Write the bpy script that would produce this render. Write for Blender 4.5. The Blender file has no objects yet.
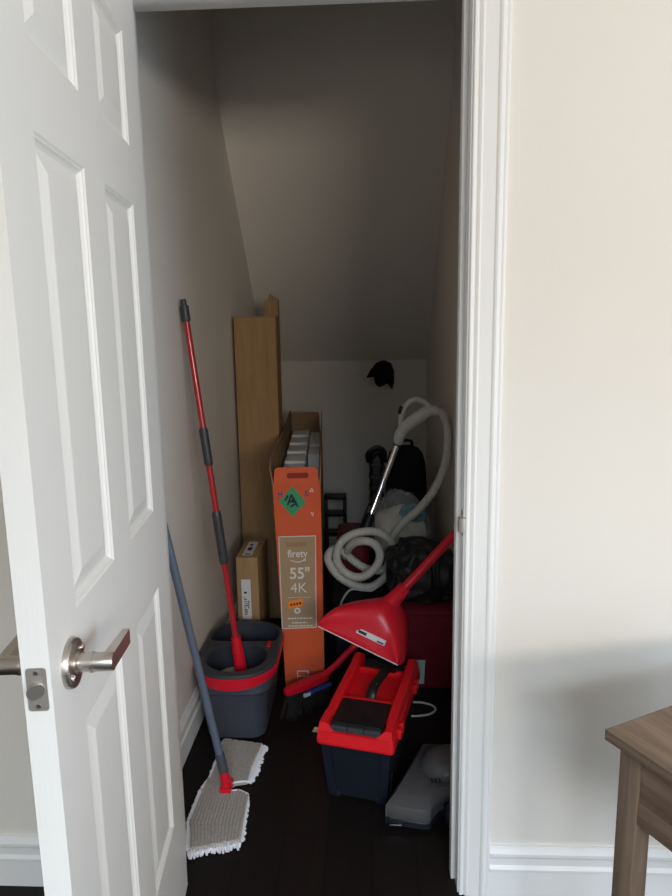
import bpy, bmesh, math, random
from mathutils import Vector, Matrix, Euler, noise
R = math.radians
V = Vector
scene = bpy.context.scene
COL = scene.collection
random.seed(4)

# ------------------------------------------------------------------ materials
def mat(name, col, rough=.6, metal=0., spec=.5, noise_amt=0., noise_scale=20., bump=0., bump_scale=60.,
        coat=0., stretch=(1, 1, 1), alpha=1., trans=0., sheen=0.):
    m = bpy.data.materials.new(name); m.use_nodes = True
    nt = m.node_tree; b = nt.nodes['Principled BSDF']
    b.inputs['Base Color'].default_value = (*col, 1)
    b.inputs['Roughness'].default_value = rough
    b.inputs['Metallic'].default_value = metal
    b.inputs['Specular IOR Level'].default_value = spec
    b.inputs['Coat Weight'].default_value = coat
    b.inputs['Alpha'].default_value = alpha
    b.inputs['Transmission Weight'].default_value = trans
    b.inputs['Sheen Weight'].default_value = sheen
    if noise_amt or bump:
        tc = nt.nodes.new('ShaderNodeTexCoord'); mp = nt.nodes.new('ShaderNodeMapping')
        mp.inputs['Scale'].default_value = stretch
        nt.links.new(tc.outputs['Object'], mp.inputs['Vector'])
    if noise_amt:
        n = nt.nodes.new('ShaderNodeTexNoise'); n.inputs['Scale'].default_value = noise_scale
        n.inputs['Detail'].default_value = 5
        nt.links.new(mp.outputs['Vector'], n.inputs['Vector'])
        r = nt.nodes.new('ShaderNodeValToRGB')
        r.color_ramp.elements[0].position = .3; r.color_ramp.elements[1].position = .7
        r.color_ramp.elements[0].color = (*[c * (1 - noise_amt) for c in col], 1)
        r.color_ramp.elements[1].color = (*[min(1, c * (1 + noise_amt)) for c in col], 1)
        nt.links.new(n.outputs['Fac'], r.inputs['Fac'])
        nt.links.new(r.outputs['Color'], b.inputs['Base Color'])
    if bump:
        n2 = nt.nodes.new('ShaderNodeTexNoise'); n2.inputs['Scale'].default_value = bump_scale
        n2.inputs['Detail'].default_value = 6
        nt.links.new(mp.outputs['Vector'], n2.inputs['Vector'])
        bp = nt.nodes.new('ShaderNodeBump'); bp.inputs['Strength'].default_value = bump
        bp.inputs['Distance'].default_value = .01
        nt.links.new(n2.outputs['Fac'], bp.inputs['Height'])
        nt.links.new(bp.outputs['Normal'], b.inputs['Normal'])
    return m

def wood_floor_mat():
    m = bpy.data.materials.new('dark_plank_floor'); m.use_nodes = True
    nt = m.node_tree; b = nt.nodes['Principled BSDF']
    tc = nt.nodes.new('ShaderNodeTexCoord'); mp = nt.nodes.new('ShaderNodeMapping')
    mp.inputs['Rotation'].default_value = (0, 0, R(90))
    nt.links.new(tc.outputs['Object'], mp.inputs['Vector'])
    br = nt.nodes.new('ShaderNodeTexBrick')
    br.inputs['Scale'].default_value = 1.; br.inputs['Brick Width'].default_value = 1.1
    br.inputs['Row Height'].default_value = .12; br.inputs['Mortar Size'].default_value = .0015
    br.inputs['Color1'].default_value = (.0085, .0065, .0055, 1)
    br.inputs['Color2'].default_value = (.013, .0095, .008, 1)
    br.inputs['Mortar'].default_value = (.003, .002, .002, 1)
    nt.links.new(mp.outputs['Vector'], br.inputs['Vector'])
    n = nt.nodes.new('ShaderNodeTexNoise'); mp2 = nt.nodes.new('ShaderNodeMapping')
    mp2.inputs['Scale'].default_value = (60, 4, 1); n.inputs['Scale'].default_value = 1.; n.inputs['Detail'].default_value = 6
    nt.links.new(tc.outputs['Object'], mp2.inputs['Vector']); nt.links.new(mp2.outputs['Vector'], n.inputs['Vector'])
    mx = nt.nodes.new('ShaderNodeMix'); mx.data_type = 'RGBA'; mx.blend_type = 'MULTIPLY'; mx.inputs[0].default_value = .55
    nt.links.new(br.outputs['Color'], mx.inputs[6]); nt.links.new(n.outputs['Color'], mx.inputs[7])
    nt.links.new(mx.outputs[2], b.inputs['Base Color'])
    b.inputs['Roughness'].default_value = .55; b.inputs['Specular IOR Level'].default_value = .22
    return m

def grain_mat(name, c1, c2, axis_scale=(3, 60, 60)):
    m = bpy.data.materials.new(name); m.use_nodes = True
    nt = m.node_tree; b = nt.nodes['Principled BSDF']
    tc = nt.nodes.new('ShaderNodeTexCoord'); mp = nt.nodes.new('ShaderNodeMapping')
    mp.inputs['Scale'].default_value = axis_scale
    nt.links.new(tc.outputs['Object'], mp.inputs['Vector'])
    n = nt.nodes.new('ShaderNodeTexNoise'); n.inputs['Scale'].default_value = 1.; n.inputs['Detail'].default_value = 8
    n.inputs['Distortion'].default_value = .6
    nt.links.new(mp.outputs['Vector'], n.inputs['Vector'])
    r = nt.nodes.new('ShaderNodeValToRGB')
    r.color_ramp.elements[0].position = .32; r.color_ramp.elements[1].position = .68
    r.color_ramp.elements[0].color = (*c1, 1); r.color_ramp.elements[1].color = (*c2, 1)
    nt.links.new(n.outputs['Fac'], r.inputs['Fac']); nt.links.new(r.outputs['Color'], b.inputs['Base Color'])
    b.inputs['Roughness'].default_value = .5; b.inputs['Specular IOR Level'].default_value = .35
    return m

M = dict(
    wall=mat('wall_paint', (.79, .745, .682), .85, spec=.2, bump=.03, bump_scale=300),
    ceil=mat('ceiling_paint', (.80, .78, .74), .9, spec=.2, bump=.05, bump_scale=200),
    trim=mat('white_trim_paint', (.86, .85, .83), .4, spec=.4),
    door=mat('white_door_paint', (.86, .845, .815), .42, spec=.4, bump=.04, bump_scale=1., stretch=(260, 260, 12)),
    floor=wood_floor_mat(),
    nickel=mat('satin_nickel', (.55, .50, .45), .32, metal=1.),
    nickel_dark=mat('nickel_plate', (.55, .51, .47), .5, metal=.85),
    kraft=mat('kraft_cardboard', (.36, .225, .115), .85, spec=.15, noise_amt=.10, noise_scale=6, stretch=(6, 6, 1)),
    kraft_in=mat('cardboard_inside', (.33, .21, .12), .85, spec=.15, noise_amt=.08, noise_scale=8),
    kraft_panel=mat('kraft_print_panel', (.40, .28, .17), .8, spec=.15),
    orange=mat('orange_printed_card', (.66, .105, .035), .6, spec=.3, noise_amt=.06, noise_scale=8),
    orange_d=mat('dark_orange_slot', (.27, .02, .012), .7),
    orange_s=mat('bright_orange_sticker', (.95, .25, .02), .5),
    foam=mat('white_foam', (.90, .90, .89), .8, spec=.2, bump=.1, bump_scale=150),
    green=mat('green_sticker', (.02, .30, .13), .5),
    ink=mat('black_ink', (.01, .01, .012), .6),
    ink_b=mat('blue_ink', (.02, .05, .25), .6),
    white=mat('white_print', (.72, .70, .68), .6),
    paper=mat('white_label_paper', (.68, .68, .70), .6),
    mint=mat('pale_green_label', (.42, .62, .52), .6),
    charcoal=mat('charcoal_plastic', (.042, .046, .055), .42, spec=.5),
    slate=mat('slate_bucket_plastic', (.055, .062, .085), .45, spec=.5),
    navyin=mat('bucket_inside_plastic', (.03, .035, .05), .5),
    red=mat('red_plastic', (.66, .010, .026), .30, spec=.32),
    redbox=mat('red_toolbox_plastic', (.74, .010, .018), .38, spec=.32),
    redpole=mat('red_metal_pole', (.46, .012, .022), .25, spec=.6, coat=.3),
    maroon=mat('maroon_plastic', (.17, .014, .025), .45, spec=.4),
    black=mat('black_plastic', (.008, .008, .009), .42, spec=.3),
    blackmat=mat('black_fabric', (.011, .011, .013), .85, spec=.2, bump=.3, bump_scale=200),
    blackbag=mat('black_bin_liner', (.010, .011, .013), .45, spec=.4),
    navy=mat('navy_black_plastic', (.010, .013, .022), .45, spec=.4),
    clear=mat('clear_plastic_film', (.85, .88, .88), .18, spec=.6, alpha=.2),
    cream=mat('cream_cloth', (.78, .69, .54), .9, spec=.1, noise_amt=.15, noise_scale=12),
    teal=mat('teal_cloth', (.10, .30, .33), .9, spec=.1, noise_amt=.2, noise_scale=20),
    hose=mat('off_white_hose', (.60, .57, .51), .5, spec=.4),
    handle=mat('pale_grey_handle', (.62, .61, .57), .4, spec=.5),
    chrome=mat('chrome_tube', (.85, .85, .86), .12, metal=1.),
    bluegrey=mat('blue_grey_pole', (.16, .20, .27), .38, metal=.3),
    darkgrey=mat('dark_grey_sleeve', (.07, .075, .09), .45),
    padtop=mat('grey_beige_chenille', (.40, .36, .32), .95, spec=.1, noise_amt=.12, noise_scale=120, sheen=.2),
    fringe=mat('white_microfibre', (.78, .78, .82), .95, spec=.1, sheen=.2),
    ph=mat('grey_nozzle_plastic', (.085, .086, .088), .34, spec=.5),
    brist_b=mat('blue_trim', (.03, .07, .30), .6), brist_k=mat('dark_bristles', (.02, .02, .022), .7),
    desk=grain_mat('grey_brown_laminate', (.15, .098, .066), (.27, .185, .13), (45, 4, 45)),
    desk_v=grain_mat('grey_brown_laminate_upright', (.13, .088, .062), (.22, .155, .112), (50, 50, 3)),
    glass=mat('window_glass', (.9, .95, .95), .02, trans=1., alpha=.3),
)

# ------------------------------------------------------------------ mesh helpers
class MB:
    def __init__(s): s.bm = bmesh.new()
    def add(s, verts, faces, mtx=None):
        vs = [s.bm.verts.new(mtx @ V(v) if mtx else V(v)) for v in verts]
        for f in faces:
            try: s.bm.faces.new([vs[i] for i in f])
            except ValueError: pass
        return s
    def merge(s, bm2, mtx=None):
        bm2.verts.index_update()
        s.add([v.co.copy() for v in bm2.verts], [[v.index for v in f.verts] for f in bm2.faces], mtx); bm2.free(); return s
    def box(s, lo, hi, bev=0., seg=2, rot=None, taper=None):
        c = (V(lo) + V(hi)) / 2; d = V(hi) - V(lo)
        b = bmesh.new(); bmesh.ops.create_cube(b, size=1)
        for v in b.verts:
            v.co = V((v.co.x * d.x, v.co.y * d.y, v.co.z * d.z))
            if taper and v.co.z < 0: v.co.x *= taper[0]; v.co.y *= taper[1]
        if bev: bmesh.ops.bevel(b, geom=b.edges[:], offset=bev, segments=seg, affect='EDGES', profile=.6)
        m = Matrix.Translation(c)
        if rot: m = m @ Euler(rot).to_matrix().to_4x4()
        return s.merge(b, m)
    def loft(s, rings, cap0=True, cap1=True, closed=True, mtx=None):
        n = len(rings[0]); vs = []; fs = []
        for r in rings: vs += [tuple(p) for p in r]
        for i in range(len(rings) - 1):
            for j in range(n if closed else n - 1):
                k = (j + 1) % n
                fs.append((i * n + j, i * n + k, (i + 1) * n + k, (i + 1) * n + j))
        if cap0: fs.append(tuple(range(n))[::-1])
        if cap1: fs.append(tuple((len(rings) - 1) * n + j for j in range(n)))
        return s.add(vs, fs, mtx)
    def tube(s, pts, r, seg=12, caps=True, flat=None):
        pts = [V(p) for p in pts]; n = len(pts)
        rs = r if isinstance(r, (list, tuple)) else [r] * n
        rings = []; up = None
        for i, p in enumerate(pts):
            t = (pts[min(i + 1, n - 1)] - pts[max(i - 1, 0)]).normalized()
            if up is None:
                up = V((0, 0, 1)) if abs(t.z) < .9 else V((0, 1, 0))
            up = (up - t * up.dot(t)).normalized(); sd = t.cross(up)
            fl = flat if flat else (1, 1)
            rings.append([p + (sd * math.cos(a) * fl[0] + up * math.sin(a) * fl[1]) * rs[i]
                          for a in [2 * math.pi * k / seg for k in range(seg)]])
        return s.loft(rings, caps, caps)
    def lathe(s, prof, c=(0, 0, 0), axis=(0, 0, 1), seg=32, cap0=True, cap1=True):
        q = V((0, 0, 1)).rotation_difference(V(axis).normalized()).to_matrix().to_4x4()
        m = Matrix.Translation(V(c)) @ q
        return s.loft([[(r * math.cos(2 * math.pi * k / seg), r * math.sin(2 * math.pi * k / seg), z) for k in range(seg)]
                       for r, z in prof], cap0, cap1, mtx=m)
    def prism(s, poly, d0, d1, mtx=None):
        return s.loft([[(x, y, d0) for x, y in poly], [(x, y, d1) for x, y in poly]], mtx=mtx)
    def holes(s, outer, inner, z, mtx=None):
        b = bmesh.new()
        for loop in [outer] + inner:
            vs = [b.verts.new((x, y, z)) for x, y in loop]
            for i in range(len(vs)): b.edges.new((vs[i], vs[(i + 1) % len(vs)]))
        bmesh.ops.triangle_fill(b, use_beauty=True, use_dissolve=False, edges=b.edges[:])
        return s.merge(b, mtx)
    def build(s, name, m, parent=None, world=False, smooth=True, ang=35, weld=0.):
        if weld: bmesh.ops.remove_doubles(s.bm, verts=s.bm.verts[:], dist=weld)
        if world and parent:
            s.bm.transform(wm(parent).inverted())
        bmesh.ops.recalc_face_normals(s.bm, faces=s.bm.faces[:])
        me = bpy.data.meshes.new(name); s.bm.to_mesh(me); s.bm.free()
        if smooth:
            me.polygons.foreach_set('use_smooth', [True] * len(me.polygons))
            me.set_sharp_from_angle(angle=R(ang))
        me.materials.append(M[m])
        o = bpy.data.objects.new(name, me); COL.objects.link(o)
        if parent: o.parent = parent
        return o

def wm(o):
    m = Matrix.Translation(o.location) @ o.rotation_euler.to_matrix().to_4x4()
    return wm(o.parent) @ m if o.parent else m

def empty(name, loc, rz=0):
    o = bpy.data.objects.new(name, None); COL.objects.link(o)
    o.location = loc; o.rotation_euler = (0, 0, rz); o.empty_display_size = .05
    return o
def tag(o, label, cat, group=None, kind=None):
    o['label'] = label; o['category'] = cat
    if group: o['group'] = group
    if kind: o['kind'] = kind
    return o
def struct(o, label, cat): return tag(o, label, cat, kind='structure')

def spline(pts, n=8):
    P = [V(p) for p in pts]; out = []
    for i in range(len(P) - 1):
        a = P[max(i - 1, 0)]; b = P[i]; c = P[i + 1]; d = P[min(i + 2, len(P) - 1)]
        for k in range(n):
            t = k / n
            out.append(.5 * ((2 * b) + (c - a) * t + (2 * a - 5 * b + 4 * c - d) * t * t + (3 * b - a - 3 * c + d) * t ** 3))
    out.append(P[-1]); return out

def rrect(cx, cy, hx, hy, r, n=6):
    out = []
    for sx, sy, a0 in ((1, 1, 0), (-1, 1, 90), (-1, -1, 180), (1, -1, 270)):
        for k in range(n + 1):
            a = R(a0 + 90 * k / n)
            out.append((cx + sx * (hx - r) + r * math.cos(a), cy + sy * (hy - r) + r * math.sin(a)))
    return out
def ell(cx, cy, rx, ry, n=28): return [(cx + rx * math.cos(2 * math.pi * k / n), cy + ry * math.sin(2 * math.pi * k / n)) for k in range(n)]
def at(poly, z): return [(x, y, z) for x, y in poly]

def text(body, size, name, m, parent, loc, rot=(R(90), 0, 0), xs=1., bold=0., depth=.0004):
    cu = bpy.data.curves.new(name, 'FONT'); cu.body = body; cu.size = size; cu.extrude = depth
    cu.align_x = 'CENTER'; cu.align_y = 'CENTER'; cu.offset = bold
    t = bpy.data.objects.new(name, cu); COL.objects.link(t)
    bpy.context.view_layer.update()
    me = bpy.data.meshes.new_from_object(t.evaluated_get(bpy.context.evaluated_depsgraph_get()))
    bpy.data.objects.remove(t); bpy.data.curves.remove(cu)
    me.transform(Matrix.Translation(V(loc)) @ Euler(rot).to_matrix().to_4x4() @ Matrix.Diagonal((xs, 1, 1, 1)))
    me.materials.clear(); me.materials.append(M[m])
    o = bpy.data.objects.new(name, me); COL.objects.link(o); o.parent = parent
    return o

# ------------------------------------------------------------------ setting
YF, YB = 1.465, 1.585                    # front and rear faces of the door wall
CL, CR, CB = -.615, .354, 4.07           # closet left wall, right wall, end wall
RL, RR, RW = -1.75, 2.6, -2.0            # the room
HC = 2.42
JL, JR, JT = -.497, .211, 2.061           # door opening
HALF = .1
HK = 3.0                                 # the closet runs up higher than the room ceiling

struct(MB().box((RL - HALF, RW - HALF, -.1), (RR + HALF, CB + HALF, 0)).build('floor', 'floor', smooth=False),
       'near black wood plank floor of room and closet', 'floor')
struct(MB().box((RL - HALF, RW - HALF, HC), (RR + HALF, YF, HC + .1)).build('ceiling', 'ceil', smooth=False),
       'white room ceiling outside the closet', 'ceiling')
b = MB()
b.box((RL - HALF, YF, 0), (JL - .02, YB, HK)); b.box((JR + .02, YF, 0), (RR + HALF, YB, HK)); b.box((JL - .02, YF, JT + .02), (JR + .02, YB, HK))
struct(b.build('wall_front', 'wall', smooth=False), 'warm white wall around the closet doorway', 'wall')
WX0, WX1, WZ0, WZ1 = -.35, 2.00, 1.20, 2.30
struct(MB().box((RL - HALF, RW, 0), (RL, YF, HC)).build('wall_room_left', 'wall', smooth=False), 'room wall to the left of the open door', 'wall')
b = MB(); VY0, VY1 = -1.5, .0; VZ0, VZ1 = .45, 1.85
b.box((RR, RW, 0), (RR + HALF, VY0, HC)); b.box((RR, VY1, 0), (RR + HALF, YF, HC)); b.box((RR, VY0, 0), (RR + HALF, VY1, VZ0)); b.box((RR, VY0, VZ1), (RR + HALF, VY1, HC))
struct(b.build('wall_room_right', 'wall', smooth=False), 'room wall to the right beyond the desk', 'wall')
b = MB()
b.box((RL - HALF, RW - HALF, 0), (WX0, RW, HC)); b.box((WX1, RW - HALF, 0), (RR + HALF, RW, HC))
b.box((WX0, RW - HALF, 0), (WX1, RW, WZ0)); b.box((WX0, RW - HALF, WZ1), (WX1, RW, HC))
struct(b.build('wall_window', 'wall', smooth=False), 'room wall with the window, opposite the closet', 'wall')
b = MB()
for x0, x1 in ((WX0, WX0 + .05), (WX1 - .05, WX1), ((WX0 + WX1) / 2 - .02, (WX0 + WX1) / 2 + .02)):
    b.box((x0, RW - .09, WZ0), (x1, RW - .03, WZ1), .004)
for z0, z1 in ((WZ0, WZ0 + .05), (WZ1 - .05, WZ1)): b.box((WX0, RW - .09, z0), (WX1, RW - .03, z1), .004)
w = struct(b.build('window_1', 'trim'), 'white framed window opposite the closet', 'window')
MB().box((WX0 + .05, RW - .085, WZ0 + .05), (WX1 - .05, RW - .081, WZ1 - .05)).build('window_pane', 'glass', w)

b = MB()
for y0, y1 in ((VY0, VY0 + .05), (VY1 - .05, VY1), ((VY0 + VY1) / 2 - .02, (VY0 + VY1) / 2 + .02)): b.box((RR + .03, y0, VZ0), (RR + .09, y1, VZ1), .004)
for z0, z1 in ((VZ0, VZ0 + .05), (VZ1 - .05, VZ1)): b.box((RR + .03, VY0, z0), (RR + .09, VY1, z1), .004)
w = struct(b.build('fill_window', 'trim'), 'white framed window added for fill light in the right side wall', 'window')  # unseen window, added to brighten the door and lower wall
MB().box((RR + .081, VY0 + .05, VZ0 + .05), (RR + .085, VY1 - .05, VZ1 - .05)).build('window_pane', 'glass', w)

# closet shell
struct(MB().box((CL - HALF, YB, 0), (CL, CB + HALF, HK)).build('wall_left', 'wall', smooth=False), 'left side wall of the closet', 'wall')
struct(MB().box((CR, YB, 0), (CR + HALF, CB + HALF, HK)).build('wall_right', 'wall', smooth=False), 'right side wall of the closet', 'wall')
struct(MB().box((CL, CB, 0), (CR, CB + HALF, 1.6)).build('wall_back', 'wall', smooth=False), 'low end wall of the closet under the slope', 'wall')
ZS, SL = 1.187, 1.05                     # height of the slope at the end wall, its gradient
ZT = 2.36; YT = CB - (ZT - ZS) / SL
rad = .42; a1 = math.atan2(SL, 1); arc = []       # eased bend between slope and upright face
for k in range(15):
    a = a1 + (R(90) - a1) * k / 14
    arc.append((YT + rad * (1 - math.sin(a)), ZT + rad * math.tan((R(90) - a1) / 2) - rad * math.cos(a)))
b = MB()
pr = [(CB + .05, ZS - .05 * SL), *arc, (YT, HK), (YB, HK), (YB, HK + .08), (YT + .08, HK + .08), (YT + .08, ZT + .03), (CB + .05, ZS - .05 * SL + .15)]
b.loft([[(x, y, z) for y, z in pr] for x in (CL, CR)])
struct(b.build('ceiling_slope', 'wall', ang=20), 'sloping closet ceiling under the stairs', 'ceiling')

# baseboards: profile (depth from wall, height)
BP = [(0, 0), (.013, 0), (.013, .072), (.0165, .076), (.0165, .081), (.011, .089), (.0115, .108), (.015, .114), (.015, .122), (.0095, .131), (.007, .138), (0, .138)]
def baseboard(name, p0, p1, nrm, label):
    p0, p1, nrm = V(p0), V(p1), V(nrm)
    b = MB().loft([[p + nrm * d + V((0, 0, h)) for d, h in BP] for p in (p0, p1)])
    return struct(b.build(name, 'trim', ang=25), label, 'baseboard')
baseboard('baseboard_front', (.2865, YF, 0), (RR, YF, 0), (0, -1, 0), 'white moulded baseboard right of the door casing')
baseboard('baseboard_front_left', (RL, YF, 0), (JL - .075, YF, 0), (0, -1, 0), 'white baseboard left of the doorway behind the door')
baseboard('baseboard_left', (CL, YB, 0), (CL, CB, 0), (1, 0, 0), 'white baseboard along the left closet wall')
baseboard('baseboard_right', (CR, YB, 0), (CR, CB, 0), (-1, 0, 0), 'white baseboard along the right closet wall')
baseboard('baseboard_back', (CL + .017, CB, 0), (CR - .017, CB, 0), (0, -1, 0), 'white baseboard along the closet end wall')

# door casing: profile (distance from opening edge, projection from wall)
CP = [(0, 0), (0, .007), (.002, .0085), (.006, .0085), (.008, .0065), (.0105, .0065), (.012, .009), (.017, .0115), (.021, .0105),
      (.035, .0125), (.047, .0145), (.050, .0175), (.054, .019), (.060, .0175), (.0615, .0155), (.066, .017), (.070, .0165), (.0715, .013), (.0715, 0)]
def casing(name, side, label):
    x = JR + .004 if side > 0 else JL - .004
    zt = JT + .004
    b = MB().loft([[(x + side * u, YF - d, 0) for u, d in CP], [(x + side * u, YF - d, zt + u) for u, d in CP]])
    return struct(b.build(name, 'trim', ang=22), label, 'door trim')
casing('trim_1', 1, 'white moulded casing down the right of the doorway')
casing('trim_2', -1, 'white moulded casing left of the doorway behind the door')
xl, xr = JL - .004, JR + .004
b = MB().loft([[(xl - u, YF - d, JT + .004 + u) for u, d in CP], [(xr + u, YF - d, JT + .004 + u) for u, d in CP]])
struct(b.build('trim_3', 'trim', ang=22), 'white moulded casing over the doorway', 'door trim')
def jamb(name, lo, hi, slo, shi, label):
    b = MB().box(lo, hi, .0015); b.box(slo, shi, .0025)
    return struct(b.build(name, 'trim', ang=30), label, 'door jamb')
jr = jamb('trim_4', (JR, YF - .001, 0), (JR + .02, YB, JT + .02), (JR - .011, YF + .040, 0), (JR, YF + .075, JT), 'white right door jamb with stop strip')
jamb('trim_5', (JL - .02, YF - .001, 0), (JL, YB, JT + .02), (JL, YF + .040, 0), (JL + .011, YF + .075, JT), 'white left door jamb behind the open door')
jamb('trim_6', (JL, YF - .001, JT), (JR, YB, JT + .02), (JL + .011, YF + .040, JT - .011), (JR - .011, YF + .075, JT), 'white head jamb across the top of the doorway')
# strike plate
b = MB().box((JR - .0015, YF + .006, .915), (JR + .001, YF + .030, .972), .0008)
sp = b.build('strike_plate', 'nickel_dark', jr)
MB().lathe([(.0, 0), (.011, .004), (.0115, .02), (.011, .036), (0, .04)], (JR - .0005, YF + .004, .923), (0, 0, 1), 16).build('strike_lip', 'nickel_dark', sp)

# ------------------------------------------------------------------ the open door (local x: hinge to latch, y: face seen, z: up)
hx, hy = -.461, 1.457
nx, ny = -.3915, .750
ang = math.atan2(ny - hy, nx - hx)
W = math.hypot(nx - hx, ny - hy); T = .035; DZ0, DZ1 = .012, 2.04
door = empty('door_1', (hx, hy, 0), ang)
def door_face(b, y, sgn):
    xs = sorted([0, W - .602, W - .408, W - .300, W - .106, W])
    zs = [DZ0, .262, .842, 1.008, 1.622, 1.728, 1.930, DZ1]
    pan = {(1, 1), (1, 3), (1, 5), (3, 1), (3, 3), (3, 5)}
    steps = [(0, 0), (.0035, .0025), (.0055, .0027), (.008, .0058), (.0125, .0088), (.0165, .0088), (.040, .0022), (.043, .0018)]
    for i in range(5):
        for j in range(7):
            x0, x1, z0, z1 = xs[i], xs[i + 1], zs[j], zs[j + 1]
            if (i, j) in pan:
                rings = [[(x0 + u, y - sgn * d, z0 + u), (x1 - u, y - sgn * d, z0 + u), (x1 - u, y - sgn * d, z1 - u), (x0 + u, y - sgn * d, z1 - u)] for u, d in steps]
                b.loft(rings, cap0=False, cap1=True)
            else:
                b.add([(x0, y, z0), (x1, y, z0), (x1, y, z1), (x0, y, z1)], [(0, 1, 2, 3)])
b = MB(); door_face(b, 0, 1); door_face(b, -T, -1)
b.add([(0, 0, DZ0), (W, 0, DZ0), (W, -T, DZ0), (0, -T, DZ0), (0, 0, DZ1), (W, 0, DZ1), (W, -T, DZ1), (0, -T, DZ1)],
      [(0, 1, 2, 3), (4, 5, 6, 7), (1, 2, 6, 5), (3, 0, 4, 7)])
b.build('door_panel', 'door', door, smooth=False, weld=.0002)
struct(door, 'white six panel closet door standing open at left', 'door')
LZ, LX = .948, W - .066
def lever(sgn, label):
    y0 = 0 if sgn > 0 else -T
    ax = (0, sgn, 0)
    h = MB().lathe([(0, .0), (.0335, 0), (.0335, .006), (.032, .0085), (.029, .0095), (.0165, .0105), (.0165, .012), (.0125, .014), (.0125, .027), (.0138, .027), (.0138, .031), (.0128, .0315), (.0128, .034), (0, .034)],
                   (LX, y0, LZ), ax, 40).build('lever_handle', 'nickel', door, ang=40)
    h['label'] = label
    b = MB().lathe([(0, .031), (.0125, .031), (.0125, .056), (.0118, .058), (0, .058)], (LX, y0, LZ), ax, 28)
    y1, y2 = sorted((y0 + sgn * .044, y0 + sgn * .058))
    b.loft([[(LX + .006, y, LZ + z) for y, z in ((y1, -.0105), (y2, -.0105), (y2, .0115), (y1, .0115))],
            [(LX - .080, y + .005 * sgn, LZ + z - .004) for y, z in ((y1, -.009), (y2 - .004 * (sgn > 0), -.009), (y2 - .004 * (sgn > 0), .013), (y1, .013))]])
    b.build('lever', 'nickel', h)
    MB().lathe([(.0, 0), (.0042, 0), (.0042, .003), (.003, .0042), (0, .0042)], (LX + .02, y0 + sgn * .009, LZ - .012), ax, 12).build('screw', 'chrome', h)
    MB().lathe([(.0, 0), (.0042, 0), (.0042, .003), (.003, .0042), (0, .0042)], (LX - .02, y0 + sgn * .009, LZ + .012), ax, 12).build('screw', 'chrome', h)
lever(1, 'satin nickel lever on the face seen'); lever(-1, 'lever end poking out behind the door edge')
pl = MB().loft([[(W + d, -T / 2 + y, LZ + z) for y, z in rrect(0, 0, .0125, .0285, .004)] for d in (-.001, .0012)]).build('latch_plate', 'nickel_dark', door)
b = MB()
NB = 20; ring = [(.0095 * math.cos(2 * math.pi * k / NB), .0095 * math.sin(2 * math.pi * k / NB)) for k in range(NB)]
b.loft([[(W, -T / 2 + y, LZ + z) for y, z in ring], [(W + .0015 + .010 * min(1, max(0, (.0085 - y) / .013)), -T / 2 + y, LZ + z) for y, z in ring]])
b.build('latch_bolt', 'nickel', pl)
for z in (-.022, .022):
    MB().lathe([(0, 0), (.003, 0), (.003, .001), (0, .001)], (W + .0008, -T / 2, LZ + z), (1, 0, 0), 10).build('screw', 'nickel', pl)

# ------------------------------------------------------------------ mop bucket
BX, BY = -.464, 2.260
bk = tag(empty('mop_bucket', (BX, BY, 0)), 'charcoal twin-tank mop bucket with red rim against the left closet wall', 'bucket')
def rr(hx, hy, r, cy=0): return rrect(0, cy, hx, hy, r, 8)
b = MB()
b.loft([at(rr(.095, .168, .045), 0), at(rr(.102, .176, .05), .004), at(rr(.118, .200, .06), .17), at(rr(.121, .203, .06), .178), at(rr(.128, .208, .07), .182), at(rr(.132, .212, .10), .222)], cap1=False)
b.build('tank', 'slate', bk)
outer = rr(.140, .221, .125)
hole = ell(-.001, -.080, .107, .108, 36)
ro = [(-.118, .062), (-.05, .050), (.05, .050), (.118, .062)] + [(.118 * math.cos(a), .10 + .105 * math.sin(a)) for a in [R(180 * k / 14) for k in range(15)]]
ro = [(-.116, .042), (0, .036), (.112, .042), (.122, .054), (.124, .110)] + [(.118 * math.cos(R(180 * k / 14)) , .118 + .088 * math.sin(R(180 * k / 14))) for k in range(1, 14)] + [(-.126, .110), (-.125, .054)]
b = MB()
b.holes([(x * .965, y * .978) for x, y in outer], [hole, ro], .254)
b.loft([at([(x * .965, y * .978) for x, y in outer], .254), at(outer, .248), at(outer, .228)], False, False)
b.loft([at(hole, .254), at([(x * .97, y) for x, y in hole], .246)], False, False)
b.loft([at(ro, .254), at(ro, .246)], False, False)
b.build('deck', 'charcoal', bk, weld=.0004, ang=30)
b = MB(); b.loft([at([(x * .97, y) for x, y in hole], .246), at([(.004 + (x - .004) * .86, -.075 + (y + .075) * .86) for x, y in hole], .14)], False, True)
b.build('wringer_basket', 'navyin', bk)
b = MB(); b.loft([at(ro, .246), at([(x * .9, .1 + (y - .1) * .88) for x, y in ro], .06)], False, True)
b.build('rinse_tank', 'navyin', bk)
# red carrying rim: thicker and wavy at the front
n = len(outer); b = MB(); rings = [[], [], [], []]
for x, y in outer:
    f = max(0, min(1, (-y - .02) / .16)); dip = f * (.012 + .010 * math.cos(x / .14 * math.pi * .9) * .6)
    o = 1.018 + .02 * f
    rings[0].append((x * 1.0, y * 1.0, .244)); rings[1].append((x * o, y * o, .241 - .003 * f))
    rings[2].append((x * o, y * o, .226 - dip)); rings[3].append((x * .985, y * .985, .220 - dip))
b.loft(rings, False, False); b.build('rim', 'red', bk)
b = MB().box((.094, -.010, .253), (.106, .032, .260), .002); b.build('release_button', 'red', bk)

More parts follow.
